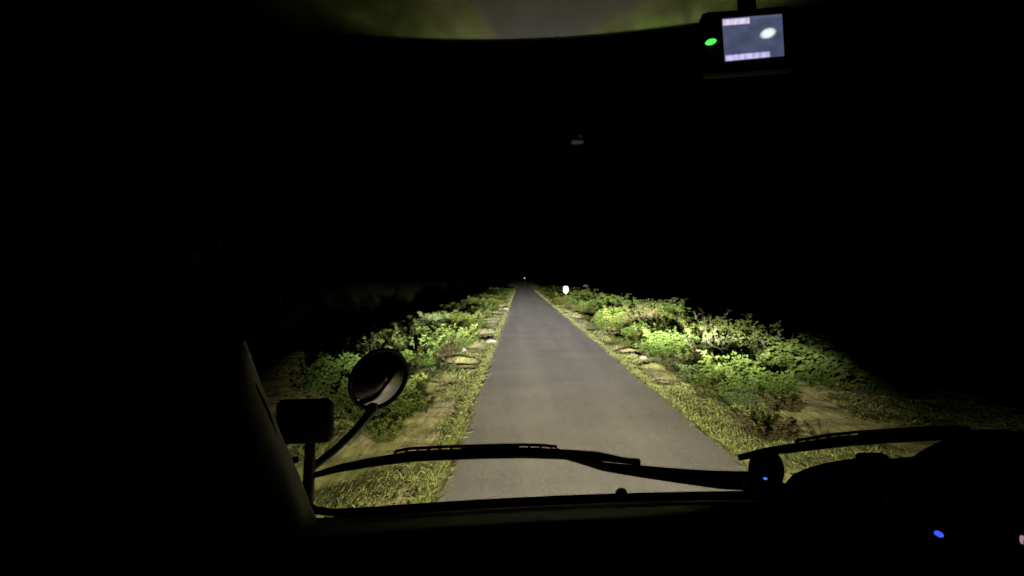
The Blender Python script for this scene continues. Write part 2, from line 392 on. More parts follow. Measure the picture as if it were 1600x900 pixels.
def weed_meshes(seed, kind):
    """unit loose weed 1 m tall: a dozen leaning shoots with leaves up their length"""
    rd = random.Random(seed); V = []; Fc = []; stems = MB()
    for k in range(rd.randint(16, 24)):
        a = rd.random() * 6.283; r0 = 0.30 * math.sqrt(rd.random()); out = rd.uniform(0.1, 0.55); h = rd.uniform(0.35, 1.0)
        b0 = Vector((r0 * math.cos(a), r0 * math.sin(a), -0.03)); tip = b0 + Vector((out * math.cos(a + rd.gauss(0, .7)), out * math.sin(a + rd.gauss(0, .7)), h))
        bend = b0.lerp(tip, 0.55) + Vector((0, 0, 0.12)); path = [b0, bend, tip]
        stems.tube(path, [0.010, 0.007, 0.002], 4)
        for j in range(rd.randint(20, 30)):
            u = rd.uniform(0.1, 1.0); p = b0 * (1 - u) ** 2 + bend * 2 * u * (1 - u) + tip * u * u
            t = Vector((rd.gauss(0, 1), rd.gauss(0, 1), rd.uniform(-0.4, 0.7))).normalized(); s = rd.uniform(0.07, 0.18) * (1.15 - 0.5 * u)
            q = t.cross(Vector((rd.gauss(0, .4), rd.gauss(0, .4), 1))).normalized() * s * rd.uniform(0.16, 0.34); nrm = t.cross(q).normalized(); o = len(V)
            V.extend([p, p + t * s * .45 + q, p + t * s - nrm * s * .25, p + t * s * .45 - q, p + t * s * .5 + nrm * s * .08])
            Fc.extend([(o, o + 1, o + 4), (o + 1, o + 2, o + 4), (o + 2, o + 3, o + 4), (o + 3, o, o + 4)])
    me = bpy.data.meshes.new('foliage'); me.from_pydata([tuple(v) for v in V], [], Fc); me.materials.append(M_leafs[kind])
    ms = bpy.data.meshes.new('stems'); ms.from_pydata(stems.v, [], stems.f); ms.materials.append(M_stem)
    return me, ms
BUSH = {0: [bush_meshes(0, s, 1900, 0.095, 0.31) for s in (1, 2)] + [weed_meshes(s, 0) for s in (101, 102, 103)],
        1: [bush_meshes(1, s, 1500, 0.100, 0.25) for s in (11,)] + [weed_meshes(s, 1) for s in (111, 112)],
        2: [bush_meshes(2, s, 1800, 0.095, 0.30) for s in (21,)] + [weed_meshes(s, 2) for s in (121, 122)],
        3: [bush_meshes(3, s, 600, 0.075, 0.20) for s in (31,)] + [weed_meshes(131, 3)]}
def bush(x, y, h, wd, kind, var, label, group=None, name='bush'):
    me, ms = BUSH[kind][var % len(BUSH[kind])]
    e = empty(name, (x, y, ground_z(x, y) - 0.02), label, name, group)
    e.rotation_euler = (0, 0, random.random() * 6.28); e.scale = (wd / 1.3, wd / 1.3, h)
    for nm, m in (('foliage', me), ('stems', ms)):
        o = bpy.data.objects.new(nm, m); C.objects.link(o); o.parent = e
    return e
ORD = ['nearest', 'second', 'third', 'fourth', 'fifth', 'sixth', 'seventh', 'eighth', 'ninth', 'tenth', 'eleventh', 'twelfth',
       'thirteenth', 'fourteenth', 'fifteenth', 'sixteenth', 'seventeenth', 'eighteenth', 'nineteenth', 'twentieth']
KN = {0: 'leafy green bush', 1: 'yellow-green bush', 2: 'pale green bush', 3: 'dry brown bush'}
def row(side, x0, y0, y1, hs, rowname, group, kinds, spacing):
    y = y0; n = 0; cnt = {}
    while y < y1:
        kind = kinds[n % len(kinds)] if y < 60 else random.choice((0, 1, 0))
        x = side * (x0 + random.uniform(-0.4, 0.5)) if side < 0 else x0 + random.uniform(-0.4, 0.6)
        h = random.uniform(*hs); wd = h * random.uniform(1.35, 1.9) + y * 0.006
        i = cnt.get(kind, 0); cnt[kind] = i + 1
        if y < 48 and i < len(ORD):
            lab = '%s of the %ss in the %s' % (ORD[i], KN[kind], rowname)
            bush(x, y, h, wd, kind, n, lab, group)
        else:
            lab = 'small distant bush in the %s near the road\'s vanishing point' % rowname
            bush(x, y, h, wd, kind, n, lab, 'far ' + group)
        n += 1; y += spacing * random.uniform(0.75, 1.25) * (1 + max(0, y - 15) * 0.02)
row(-1, 2.3, 12.0, 130, (0.42, 0.80), 'front row left of the road', 'bushes in the front row left of the road', [0, 0, 1, 0, 2, 0, 1, 0, 1], 1.05)
row(-1, 3.6, 14.0, 120, (0.5, 0.85), 'back row left of the road', 'bushes in the back row left of the road', [0, 1, 0, 0, 2], 1.5)
row(1, 4.45, 13.5, 135, (0.5, 0.9), 'front row right of the road', 'bushes in the front row right of the road', [0, 0, 1, 0, 1, 2, 0, 1], 1.05)
row(1, 5.9, 13.5, 125, (0.75, 1.2), 'back row right of the road', 'bushes in the back row right of the road', [0, 0, 2, 0, 1], 1.6)
def weeds(side, x0, x1, y0, y1, n, where):
    for k in range(n):
        u = (k + random.random() * 0.8) / n; y = y0 * (y1 / y0) ** u; x = side * random.uniform(x0, x1) if side < 0 else random.uniform(x0, x1)
        h = random.uniform(0.16, 0.36) * (1 + y / 90); kind = random.choice((0, 1, 2, 2, 3, 1))
        if k < len(ORD): bush(x, y, h, h * random.uniform(1.6, 3.0), kind, 2 + k, '%s of the low weeds %s' % (ORD[k], where), 'low weeds ' + where, 'weed')
        else: bush(x, y, h, h * random.uniform(1.6, 3.0), kind, 2 + k, 'small distant low weed ' + where, 'far low weeds ' + where, 'weed')
weeds(-1, 1.5, 2.4, 9.5, 40, 20, 'on the verge left of the road')
weeds(1, 3.4, 4.5, 9.5, 40, 20, 'on the verge right of the road')
bush(4.9, 18.6, 1.25, 1.5, 2, 1, 'tall pale green bush standing above the others on the right')
bush(5.0, 30.5, 1.15, 2.0, 3, 0, 'dry brown twiggy bush among green bushes on the right')

def make_gravel(side, label):
    V = []; Fc = []
    for k in range(5200):
        y = 5.0 + 45 * random.random() ** 1.7; d = random.gauss(0.10, 0.22) if random.random() < 0.6 else random.uniform(0, 2.6)
        x = road_edge(y, side) + side * d; z = max(ground_z(x, y), 0.012 if d < 0 else -1) ; r = random.uniform(0.006, 0.018) * (1 + y / 40); o = len(V); a = random.random() * 6.3
        for q in range(4): V.append((x + r * math.cos(a + q * 1.57) * random.uniform(.7, 1.3), y + r * math.sin(a + q * 1.57), z - 0.004))
        V.append((x + random.uniform(-.3, .3) * r, y, z + r * random.uniform(0.6, 1.1)))
        Fc += [(o + q, o + (q + 1) % 4, o + 4) for q in range(4)]
    me = bpy.data.meshes.new('gravel'); me.from_pydata(V, [], Fc); me.materials.append(mat('gravel', (0.22, 0.20, 0.17), 0.95, 0.1, noise_amt=0.5, noise_scale=15))
    o = bpy.data.objects.new('gravel', me); C.objects.link(o); tag(o, label, 'gravel', kind='stuff')
make_gravel(-1, 'loose gravel scattered along the left road edge'); make_gravel(1, 'loose gravel scattered along the right road edge')

# ------------------------------------------------------------------ stones on the verge
M_stone = mat('pale stone', (0.26, 0.23, 0.19), 0.9, 0.2, noise_amt=0.3, noise_scale=8, bump=0.5, bump_scale=30)
def stone(x, y, s, label):
    bm = bmesh.new(); bmesh.ops.create_icosphere(bm, subdivisions=2, radius=1.0)
    for v in bm.verts:
        k = 1 + 0.3 * noise.noise(v.co * 1.3 + Vector((x, y, 0))); v.co = Vector((v.co.x * s * k * 1.25, v.co.y * s * k, v.co.z * s * k * 0.7))
    me = bpy.data.meshes.new('stone'); bm.to_mesh(me); bm.free(); me.materials.append(M_stone)
    o = bpy.data.objects.new('stone', me); C.objects.link(o); o.location = (x, y, max(0.0, ground_z(x, y)) + s * 0.35); tag(o, label, 'stone', 'stones along the road edge')
stone(-0.97, 52.0, 0.16, 'small pale stone at the far left road edge')
stone(-0.98, 25.0, 0.13, 'pale stone in grass at the middle of the left road edge')
stone(-1.7, 22.0, 0.12, 'small pale stone in front of the left bushes')
stone(3.25, 19.5, 0.09, 'small pale stone at the right road edge')

# ------------------------------------------------------------------ road signs and the far lamp
M_white = mat('white retroreflective sheet', (0.8, 0.82, 0.8), 0.5, 0.3)
M_black = mat('black paint', (0.02, 0.02, 0.02), 0.5, 0.3)
M_greyp = mat('weathered grey paint', (0.25, 0.27, 0.30), 0.6, 0.3)
def marker(px, Y, ztop, wd, hh, label, post_m, board_m, mark):
    x = P(px, 450, Y).x
    e = empty('road_marker', (x, Y, 0), label, 'road marker')
    z0 = ztop - hh
    MB().box((x, Y + 0.03, z0 / 2 + 0.1), (0.10, 0.05, z0 + 0.2), bev=0.01).build('post', post_m, e)
    pts = []; n = 28
    for j in range(n):
        q = 2 * math.pi * j / n; c, s_ = math.cos(q), math.sin(q)
        pts.append((math.copysign(abs(c) ** 0.6, c) * wd / 2, math.copysign(abs(s_) ** 0.6, s_) * hh / 2))
    vs = [(x + a, Y - 0.012, z0 + hh / 2 + b) for a, b in pts] + [(x + a, Y + 0.003, z0 + hh / 2 + b) for a, b in pts]
    fs = [tuple(range(n)), tuple(range(2 * n - 1, n - 1, -1))] + [(j + n, (j + 1) % n + n, (j + 1) % n, j) for j in range(n)]
    MB().add(vs, fs).build('board', board_m, e, smooth=False)
    if mark:
        ring = []; fs = []
        for j in range(20):
            q = 2 * math.pi * j / 20
            for k, rr in enumerate((1.0, 0.62)):
                ring.append((x + math.cos(q) * wd * 0.2 * rr, Y - 0.016, z0 + hh * .52 + math.sin(q) * hh * 0.26 * rr))
        fs = [(2 * j, 2 * ((j + 1) % 20), 2 * ((j + 1) % 20) + 1, 2 * j + 1) for j in range(20)]
        MB().add(ring, fs).build('printed_mark', M_black, e, smooth=False)
marker(884, 66.0, 1.54, 0.44, 0.60, 'small white rounded marker board on a post beside the right bushes', M_white, M_white, True)
bush(3.95, 61.0, 1.0, 2.4, 1, 0, 'yellow-green bush in front of the white marker post')
marker(915, 105.0, 1.30, 0.72, 0.42, 'dim grey marker board far off above the right bushes', M_greyp, M_greyp, False)
def far_lamp():
    p = P(819.5, 434.5, 330.0); e = empty('lamp_post', (p.x, p.y, 0), 'tiny distant white lamp at the end of the road', 'lamp')
    MB().tube([(p.x + 0.5, p.y, 0), (p.x + 0.5, p.y, p.z + 0.5)], [0.05, 0.035], 8).build('post', M_greyp, e)
    MB().tube([(p.x + 0.5, p.y, p.z + 0.5), (p.x + 0.3, p.y, p.z + 0.6), (p.x, p.y, p.z + 0.3)], 0.025, 8).build('arm', M_greyp, e)
    MB().lathe([(0.02, 0.3), (0.12, 0.28), (0.3, 0.12)], Matrix.Translation(p), 16).build('lamp_shade', M_greyp, e)
    MB().lathe([(0.05, 0.12), (0.22, 0.08), (0.26, -0.05), (0.14, -0.2), (0.03, -0.24)], Matrix.Translation(p), 16).build(
        'bulb', mat('lit bulb', (0.8, 0.8, 0.8), emit=(0.95, 0.97, 1), emit_s=1.6), e)
far_lamp()

# ------------------------------------------------------------------ the truck we sit in
M_dash = mat('dark dashboard plastic', (0.40, 0.38, 0.34), 0.5, 0.5, bump=0.12, bump_scale=220, bump_dist=0.002)
M_trim = mat('grey pillar trim', (0.55, 0.51, 0.44), 0.4, 0.5, bump=0.1, bump_scale=180, bump_dist=0.002)
M_plate = mat('pale light-catching plate', (0.74, 0.70, 0.62), 0.65, 0.4, noise_amt=0.12, noise_scale=30)
M_rub = mat('black rubber', (0.014, 0.014, 0.013), 0.8, 0.2)
M_blkp = mat('black plastic', (0.010, 0.010, 0.010), 0.6, 0.2)
M_blkm = mat('black painted metal', (0.016, 0.016, 0.016), 0.55, 0.3)
M_cam = mat('matt black casing', (0.004, 0.004, 0.004), 0.7, 0.1)
M_roof = mat('glossy dark overhead panel', (0.010, 0.010, 0.010), 0.12, 0.20)
M_lin = mat('dark cab lining', (0.03, 0.03, 0.028), 0.9, 0.1)
M_body = mat('brown truck paint', (0.10, 0.05, 0.03), 0.35, 0.5)
M_mir = mat('tinted mirror glass', (0.12, 0.117, 0.115), 0.03, 0.5, metal=1.0)
M_chrome = mat('dull chrome', (0.5, 0.5, 0.5), 0.3, 0.5, metal=1.0)
M_glass = bpy.data.materials.new('windscreen glass'); M_glass.use_nodes = True
def glass_nodes():
    t = M_glass.node_tree; t.nodes.clear(); N = t.nodes.new; L = t.links.new
    tr = N('ShaderNodeBsdfTransparent'); tr.inputs[0].default_value = (0.93, 0.95, 0.92, 1)
    gl = N('ShaderNodeBsdfGlossy'); gl.inputs['Roughness'].default_value = 0.02
    fr = N('ShaderNodeFresnel'); fr.inputs['IOR'].default_value = 1.5
    ms = N('ShaderNodeMixShader'); o = N('ShaderNodeOutputMaterial')
    L(fr.outputs[0], ms.inputs[0]); L(tr.outputs[0], ms.inputs[1]); L(gl.outputs[0], ms.inputs[2]); L(ms.outputs[0], o.inputs[0])
glass_nodes()

ZB = 1.760; RK = 0.55; XC = 0.57
def yb(x): return 1.515 - 0.145 * ((x - XC) / 0.96) ** 2
def ws(x, z): return yb(x) - RK * (z - ZB)
def xl(z): return -0.40 - 0.22 * (z - ZB)
def xr(z): return 2 * XC - xl(z)
def W(px, py, off=0.0):
    Y = 1.4
    for _ in range(20):
        p = P(px, py, Y); Y = ws(p.x, p.z) + off
    return P(px, py, Y)

truck = empty('truck', (XC, 0.9, 0), 'dark truck cab around the viewer, with its windscreen, dashboard and wipers', 'truck')
def part(mb, name, m, parent=truck, smooth=True, sh=None):
    o = mb.build(name, m, parent, smooth)
    if sh: sharp(o, sh)
    return o

# windscreen pane
rows = []
for i in range(13):
    z = ZB - 0.02 + (2.68 - ZB) * i / 12
    rows.append([(xl(z) + (xr(z) - xl(z)) * j / 24, ws(xl(z) + (xr(z) - xl(z)) * j / 24, z), z) for j in range(25)])
glass = part(MB().grid(rows), 'windscreen', M_glass)
# rubber gasket round the pane
g = MB()
zs = [ZB + 0.055, ZB + 0.03, ZB + 0.012, ZB + 0.003]
path = [(xl(z), ws(xl(z), z), z) for z in np.linspace(2.66, ZB + 0.06, 14)]
cx = xl(ZB)
path += [(cx + 0.006, ws(cx, ZB + .03), ZB + 0.030), (cx + 0.022, ws(cx + .02, ZB + .012), ZB + 0.011), (cx + 0.05, ws(cx + .05, ZB), ZB + 0.002)]
path += [(x, ws(x, ZB), ZB) for x in np.linspace(cx + 0.09, xr(ZB) - 0.02, 26)]
path += [(xr(z), ws(xr(z), z), z) for z in np.linspace(ZB + 0.06, 2.66, 14)]
g.tube(path, 0.0075, 8)
part(g, 'gasket', M_rub, glass)

# dashboard: top, crest and fall towards the cabin
prof = [(0.012, -0.014), (-0.05, 0.000), (-0.12, 0.016), (-0.19, 0.032), (-0.25, 0.045), (-0.30, 0.055), (-0.325, 0.055), (-0.345, 0.040), (-0.36, 0.0), (-0.37, -0.2), (-0.39, -0.36), (-0.40, -0.75)]
rows = [[(x, yb(x) + dy, ZB + dz) for x in np.linspace(-0.62, 1.78, 40)] for k, (dy, dz) in enumerate(prof)]
dash = part(MB().grid(rows), 'dashboard', M_dash)
# washer nozzle on the lower edge
part(MB().lathe([(0.012, -0.01), (0.012, 0.004), (0.008, 0.009), (0.002, 0.011)], Matrix.Translation(W(971, 771, 0.012)) , 12), 'washer_nozzle', M_rub)

# left pillar trim with its curved upper end
pl = [P(512, 838, 1.30), P(490, 812, 1.31), P(462, 750, 1.285), P(428, 675, 1.25), P(398, 600, 1.21), P(375, 540, 1.17), P(352, 475, 1.13), P(322, 390, 1.08), P(285, 290, 1.01), P(240, 150, 0.92)]
pr = [0.020, 0.025, 0.024, 0.021, 0.019, 0.018, 0.018, 0.02, 0.022, 0.025]
pp = part(MB().tube([p + Vector((-0.062, 0.030, 0)) for p in pl], [(r, r * 1.05) for r in pr], 12), 'pillar', M_lin)
pr2 = [Vector((2 * XC - p.x, p.y, p.z)) for p in pl]
part(MB().tube(pr2, [(r, r * 1.1) for r in pr], 12), 'pillar', M_lin)
# pale pillar plate, turned to catch road light, tapered where that light fades
fe = [P(508, 840, 1.31), P(499, 822, 1.31), P(470, 748, 1.29), P(437, 672, 1.255), P(409, 602, 1.215), P(392, 555, 1.18), P(383, 532, 1.165)]
dp = [0.150, 0.150, 0.138, 0.118, 0.085, 0.05, 0.02]
be = [p + Vector((-0.004, -d_, -0.02 * d_)) for p, d_ in zip(fe, dp)]; ba = [p + Vector((-0.02, -0.012, -0.002)) for p in be]; fa = [p + Vector((-0.03, 0, 0)) for p in fe]
part(MB().grid([fa, fe, [a.lerp(b, 0.5) + Vector((0.004, 0, 0)) for a, b in zip(fe, be)], be, ba]), 'pillar_trim', M_plate, pp)
part(MB().tube([P(342, 380, 1.04), P(318, 384, 1.04), P(296, 398, 1.02), P(272, 428, 1.0), P(262, 470, 0.98)], 0.007, 8), 'belt_loop', M_lin)
# doors and shell
def door(sx):
    X = XC + sx * 1.20
    m = MB().box((X, 0.35, 1.20), (0.06, 1.9, 1.1), bev=0.02).box((X - sx * 0.01, -0.6, 2.2), (0.05, 0.10, 0.95)).box((X - sx * 0.02, 0.05, 2.66), (0.05, 1.3, 0.06))
    d = part(m, 'door', M_lin, sh=35)
    part(MB().box((X - sx * 0.05, 0.2, 1.62), (0.05, 0.8, 0.05), bev=0.015), 'armrest', M_blkp, d)
    pane = part(MB().box((X, -0.15, 2.2), (0.004, 0.85, 0.88)), 'pane', M_glass, d, smooth=False)
    a_ = [(X, 0.3, 1.74), (X, 1.33, 1.74), (XC + sx * 0.955, 1.345, ZB - .03), (XC + sx * 0.995, 1.23, 1.98), (XC + sx * 1.035, 1.10, 2.18), (XC + sx * 1.10, 0.86, 2.66), (X, 0.3, 2.66)]
    b_ = [(v[0] - sx * 0.012, v[1] - 0.01, v[2]) for v in a_]
    part(MB().add(a_ + b_, [tuple(range(7)), tuple(range(13, 6, -1))] + [(k, k + 7, (k + 1) % 7 + 7, (k + 1) % 7) for k in range(7)]), 'corner_panel', M_lin, d, smooth=False)
door(-1); door(1)
part(MB().box((XC, -0.95, 1.7), (2.5, 0.06, 2.1)), 'rear_wall', M_lin, smooth=False)
part(MB().box((XC, 0.2, 0.80), (2.44, 2.3, 0.05)), 'cab_floor', M_lin, smooth=False)
# roof skin
rows = [[(x, y, 2.74 + 0.05 * (1 - ((x - XC) / 1.25) ** 2)) for x in np.linspace(-0.66, 1.80, 16)] for y in np.linspace(-0.98, 1.02, 10)]
part(MB().grid(rows), 'roof', M_lin)

# glossy overhead panel, rising towards its bowed front edge
def panel():
    rows = []
    xs = np.linspace(-1.0, 1.72, 100)
    for k in range(40):
        s = k / 39.0                               # 0 at the front edge
        row = []
        for x in xs:
            yf = 0.945 - 0.72 * min(abs(x + 0.05), 0.6) ** 2 if x < 0.55 else 0.945 - 0.72 * 0.36
            y = yf - s * 0.75
            d = yf - y
            z = CZ + 0.300 - math.tan(R(PAN[0])) * d + PAN[1] * d * d - PAN[2] * (x + 0.05) ** 2 * math.exp(-((x + .05) / 0.9) ** 2)
            row.append((x, y, z))
        rows.append(row)
    # turn the front edge up
    front = [(p[0], p[1] + 0.012, p[2] + 0.014) for p in rows[0]]; front2 = [(p[0], p[1] + 0.010, p[2] + 0.05) for p in rows[0]]
    part(MB().grid([front2, front] + rows), 'overhead_panel', M_roof)
PAN = (6.5, 0.10, -0.05)
panel()

# wipers ---------------------------------------------------------------
def ribbon(pts_top, pts_bot, off, thick, mb):
    """solid strip between two outlines lying on the windscreen"""
    n = len(pts_top); a = [W(*p, off) for p in pts_top]; b = [W(*p, off) for p in pts_bot]; dy = Vector((0, thick, thick * 0.3))
    vs = []; fs = []
    for i in range(n): vs += [a[i], b[i], b[i] + dy, a[i] + dy]
    for i in range(n - 1):
        for k in range(4): fs.append((4 * i + k, 4 * i + (k + 1) % 4, 4 * (i + 1) + (k + 1) % 4, 4 * (i + 1) + k))
    fs += [(3, 2, 1, 0), tuple(4 * (n - 1) + k for k in range(4))]
    mb.add(vs, fs)
def lerp_pts(pts, n):
    d = [0]
    for i in range(1, len(pts)): d.append(d[-1] + math.dist(pts[i], pts[i - 1]))
    q = np.linspace(0, d[-1], n); return list(zip(np.interp(q, d, [p[0] for p in pts]), np.interp(q, d, [p[1] for p in pts])))
def wiper(arm_pts, arm_w, pivot, blade_c, strap, name='wiper'):
    m = MB(); c = lerp_pts(arm_pts, 24); wv = np.interp(np.linspace(0, 1, 24), np.linspace(0, 1, len(arm_w)), arm_w)
    ribbon([(x, y - h) for (x, y), h in zip(c, wv)], [(x, y + h) for (x, y), h in zip(c, wv)], 0.030, 0.012, m)
    arm = part(m, name, M_blkm, sh=30)
    part(MB().lathe([(0.022, -0.02), (0.024, 0.0), (0.018, 0.016), (0.008, 0.022)], Matrix.Translation(W(*pivot, 0.035)) @ Matrix.Rotation(R(-60), 4, 'X'), 16), 'pivot_cap', M_blkm, arm)
    # rubber blade against the glass, the solid frame above it and a slotted strap on top
    m = MB(); c = lerp_pts(blade_c, 60)
    ribbon([(x, y + 2) for x, y in c], [(x, y + 8) for x, y in c], 0.004, 0.010, m)
    part(m, 'rubber_blade', M_rub, arm, sh=30)
    us = np.linspace(0, 1, 60); body = np.interp(us, [0, 0.06, 0.2, 0.27, 0.275, 0.72, 0.725, 0.86, 1], [5, 8, 11, 12, 13, 13, 12, 11, 3])
    m = MB(); ribbon([(x, y + 6 - b) for (x, y), b in zip(c, body)], [(x, y + 5) for x, y in c], 0.008, 0.006, m)
    fr = part(m, 'blade_frame', M_blkm, arm, sh=30)
    for u0, u1, solid in strap:
        i0, i1 = int(u0 * 59), int(u1 * 59); seg = c[i0:i1 + 1]; bo = body[i0:i1 + 1]; m = MB()
        ribbon([(x, y - b - 1.0) for (x, y), b in zip(seg, bo)], [(x, y + (8 if solid else 2.4) - b) for (x, y), b in zip(seg, bo)], 0.008, 0.004, m)
        if not solid:
            for q in range(0, len(seg), 2):
                x, y = seg[q]; b = bo[q]; ribbon([(x - 2, y - b), (x + 2, y - b)], [(x - 2, y + 8 - b), (x + 2, y + 8 - b)], 0.009, 0.003, m)
        part(m, 'strap', M_blkm, fr, sh=30)
wiper([(868, 709), (905, 720), (940, 731), (968, 735), (1010, 740), (1060, 746), (1120, 752), (1185, 755), (1215, 756)], [5, 4.5, 5, 7, 8.5, 10, 12, 13, 13], (1205, 757),
      [(489, 740), (530, 730), (580, 722), (640, 714), (700, 711), (760, 709), (820, 708), (880, 710), (940, 713), (1001, 719)], [(0.27, 0.46, False), (0.46, 0.63, True), (0.63, 0.76, False)])
wiper([(1478, 680), (1500, 690), (1560, 715), (1640, 745), (1700, 760)], [5, 6, 8, 10, 11], (1700, 760),
      [(1155, 712), (1200, 704), (1260, 697), (1330, 689), (1400, 684), (1480, 680), (1560, 678), (1640, 680)], [(0.2, 0.40, False), (0.40, 0.75, True)])

# side mirrors outside the left corner ------------------------------------
Ym = 1.66
post = part(MB().tube([P(478, 830, Ym), P(481, 780, Ym), P(483, 735, Ym), P(485, 690, Ym), P(470, 640, Ym)], [0.014, 0.014, 0.013, 0.012, 0.009], 10), 'mirror_bracket', M_blkm)
part(MB().tube([P(466, 718, Ym), P(446, 722, Ym), P(420, 735, Ym - 0.1), P(395, 760, Ym - 0.25)], 0.008, 8), 'bracket_arm', M_blkm, post)
mh = part(MB().box(P(477, 658, Ym), (0.125, 0.045, 0.100), Euler((0, 0, R(12))), bev=0.018), 'side_mirror', M_blkp)
part(MB().box(P(477, 658, Ym) + Vector((0.004, -0.027, 0)), (0.108, 0.004, 0.086), Euler((0, 0, R(12)))), 'mirror_glass', M_blkp, mh)
# round convex mirror
cpos = P(591, 592, 1.72); nv = Vector((0.62, -0.72, -0.30)).normalized()
zq = nv.to_track_quat('Z', 'Y').to_matrix().to_4x4(); MM = Matrix.Translation(cpos) @ zq
rm = 0.074
conv = part(MB().lathe([(0.012, -0.045), (0.045, -0.035), (0.068, -0.012), (rm + 0.004, 0.0), (rm + 0.004, 0.006), (rm, 0.008), (rm - 0.003, 0.004)], MM, 40), 'convex_mirror', M_blkp)
cap = [(rm - 0.003 if i == 0 else (rm - 0.003) * (1 - i / 14), 0.003 + 0.020 * (1 - (1 - i / 14) ** 2)) for i in range(14)] + [(0.0006, 0.0231)]
part(MB().lathe(cap, MM, 40), 'mirror_glass', M_mir, conv)
part(MB().tube([cpos - nv * 0.03, P(582, 640, 1.73), P(570, 655, 1.73), P(550, 678, 1.72), P(520, 706, 1.70), P(494, 726, 1.68), P(482, 733, Ym)], [0.016, 0.013, 0.010, 0.009, 0.009, 0.010, 0.012], 10), 'stalk', M_blkm, conv)

# steering wheel and binnacle on the right -----------------------------------
bp_ = [(1222, 760), (1240, 740), (1262, 731), (1290, 723), (1325, 717), (1360, 714), (1395, 716), (1440, 712), (1500, 708), (1560, 706), (1640, 715), (1700, 760)]
front = [P(x, y, 1.30) for x, y in bp_]; back = [P(x, y, 1.30) + Vector((0.02, -0.16, -0.012)) for x, y in bp_]
low = [Vector((p.x, p.y - 0.0, 1.60)) for p in back]; lowf = [Vector((p.x, p.y, 1.60)) for p in front]
m = MB().grid([lowf, front, back, low]); part(m, 'binnacle', M_blkp)
part(MB().box(P(1363, 718, 1.24), (0.05, 0.03, 0.02), bev=0.008), 'binnacle_knob', M_blkp)
sc_ = P(1705, 905, 0.93); tilt = Matrix.Translation(sc_) @ Matrix.Rotation(R(35), 4, 'X')
ring = [tilt @ Vector((0.225 * math.cos(q), 0.225 * math.sin(q), 0)) for q in np.linspace(0, 2 * math.pi, 61)]
sw = part(MB().tube(ring, 0.016, 10, cap=False), 'steering_wheel', M_blkp)
part(MB().lathe([(0.075, -0.03), (0.08, -0.01), (0.06, 0.012), (0.02, 0.018)], tilt, 24), 'hub', M_blkp, sw)
for a in (200, 340, 90):
    part(MB().tube([tilt @ Vector((0.06 * math.cos(R(a)), 0.06 * math.sin(R(a)), -0.01)), tilt @ Vector((0.225 * math.cos(R(a)), 0.225 * math.sin(R(a)), 0))], [(0.02, 0.008), (0.016, 0.008)], 8), 'spoke', M_blkp, sw)
part(MB().tube([tilt @ Vector((0, 0, -0.02)), tilt @ Vector((0, 0, -0.5))], 0.03, 10), 'steering_column', M_blkp)
# switches with lamps on the dashboard
M_bl = mat('blue switch lamp', (0.02, 0.03, 0.2), emit=(0.05, 0.11, 1.0), emit_s=1.0)
M_pk = mat('pink white switch lamp', (0.2, 0.15, 0.18), emit=(0.75, 0.5, 0.62), emit_s=0.45)
def switch(px, py, Y, m, w_, h_, rot):
    p = P(px, py, Y)
    s_ = part(MB().box(p + Vector((0, 0.012, 0)), (0.034, 0.02, 0.026), bev=0.004), 'dash_switch', M_blkp)
    part(MB().lathe([(w_, -0.004), (w_, 0.002), (w_ * 0.6, 0.004)], Matrix.Translation(p) @ Matrix.Rotation(R(rot), 4, 'Y') @ Matrix.Diagonal((1, 1, h_, 1)) @ Matrix.Rotation(R(90), 4, 'X'), 14), 'switch_lamp', m, s_)
switch(1467, 834.5, 0.98, M_bl, 0.0058, 0.60, 25)
switch(1600, 846, 0.98, M_pk, 0.0040, 2.0, -20)

M_disp = mat('blue display for windscreen glint', (0.02, 0.03, 0.05), emit=(0.34, 0.50, 0.75), emit_s=1.8)
M_dispw = mat('white marks for windscreen glint', (0.05, 0.05, 0.05), emit=(0.8, 0.85, 0.9), emit_s=2.0)
def console():  # unseen display, placed and tilted so the windscreen mirrors it as a blue glint
    n = Vector((-0.3194, 0.6324, 0.7057)); c = Vector((0.3815, 0.5385, 1.75)); ax = Vector((1, 0, 0)); ax = (ax - n * ax.dot(n)).normalized(); ay = n.cross(ax)
    Rm = Matrix((ax, ay, n)).transposed()
    k = part(MB().box(c - n * 0.022, (0.17, 0.06, 0.04), Rm, bev=0.006).box((0.40, 0.47, 1.28), (0.22, 0.24, 0.88), bev=0.02), 'console', M_lin, sh=35)
    d = part(MB().box(c, (0.018, 0.011, 0.003), Rm, bev=0.001), 'glint_display', M_disp, k)
    part(MB().box(c + ax * 0.012, (0.004, 0.006, 0.003), Rm), 'glint_mark', M_dispw, k, smooth=False)
    part(MB().box(c + ax * 0.010 - ay * 0.016, (0.006, 0.003, 0.003), Rm), 'glint_mark', M_dispw, k, smooth=False)
console()

# front of the truck with bumper, headlamps, wheels (seen only in the round mirror)
rows = [[(x, yb(x) + dy, z) for x in np.linspace(-0.60, 1.74, 24)] for dy, z in ((0.02, ZB - 0.012), (0.06, ZB - 0.05), (0.09, 1.3), (0.10, 0.7), (0.06, 0.55))]
part(MB().grid(rows), 'front_panel', M_body)
part(MB().box((XC, 1.62, 0.56), (2.4, 0.16, 0.26), bev=0.03), 'bumper', M_blkm, sh=35)
def headlamp(x):
    Y = yb(x) + 0.12; Mx = Matrix.Translation((x, Y, 0.92)) @ Matrix.Rotation(R(-90), 4, 'X')
    h = part(MB().lathe([(0.04, -0.06), (0.10, -0.03), (0.115, 0.0), (0.115, 0.02), (0.10, 0.022)], Mx, 24), 'headlamp', M_chrome)
    part(MB().lathe([(0.098, 0.018), (0.07, 0.030), (0.03, 0.036), (0.003, 0.037)], Mx, 24), 'lens', mat('lit headlamp lens', (0.8, 0.8, 0.75), 0.2, emit=(1, 0.9, 0.7), emit_s=6.0), h)
    headlamp_light('headlamp_light', (x, Y + 0.12, 0.92), None)
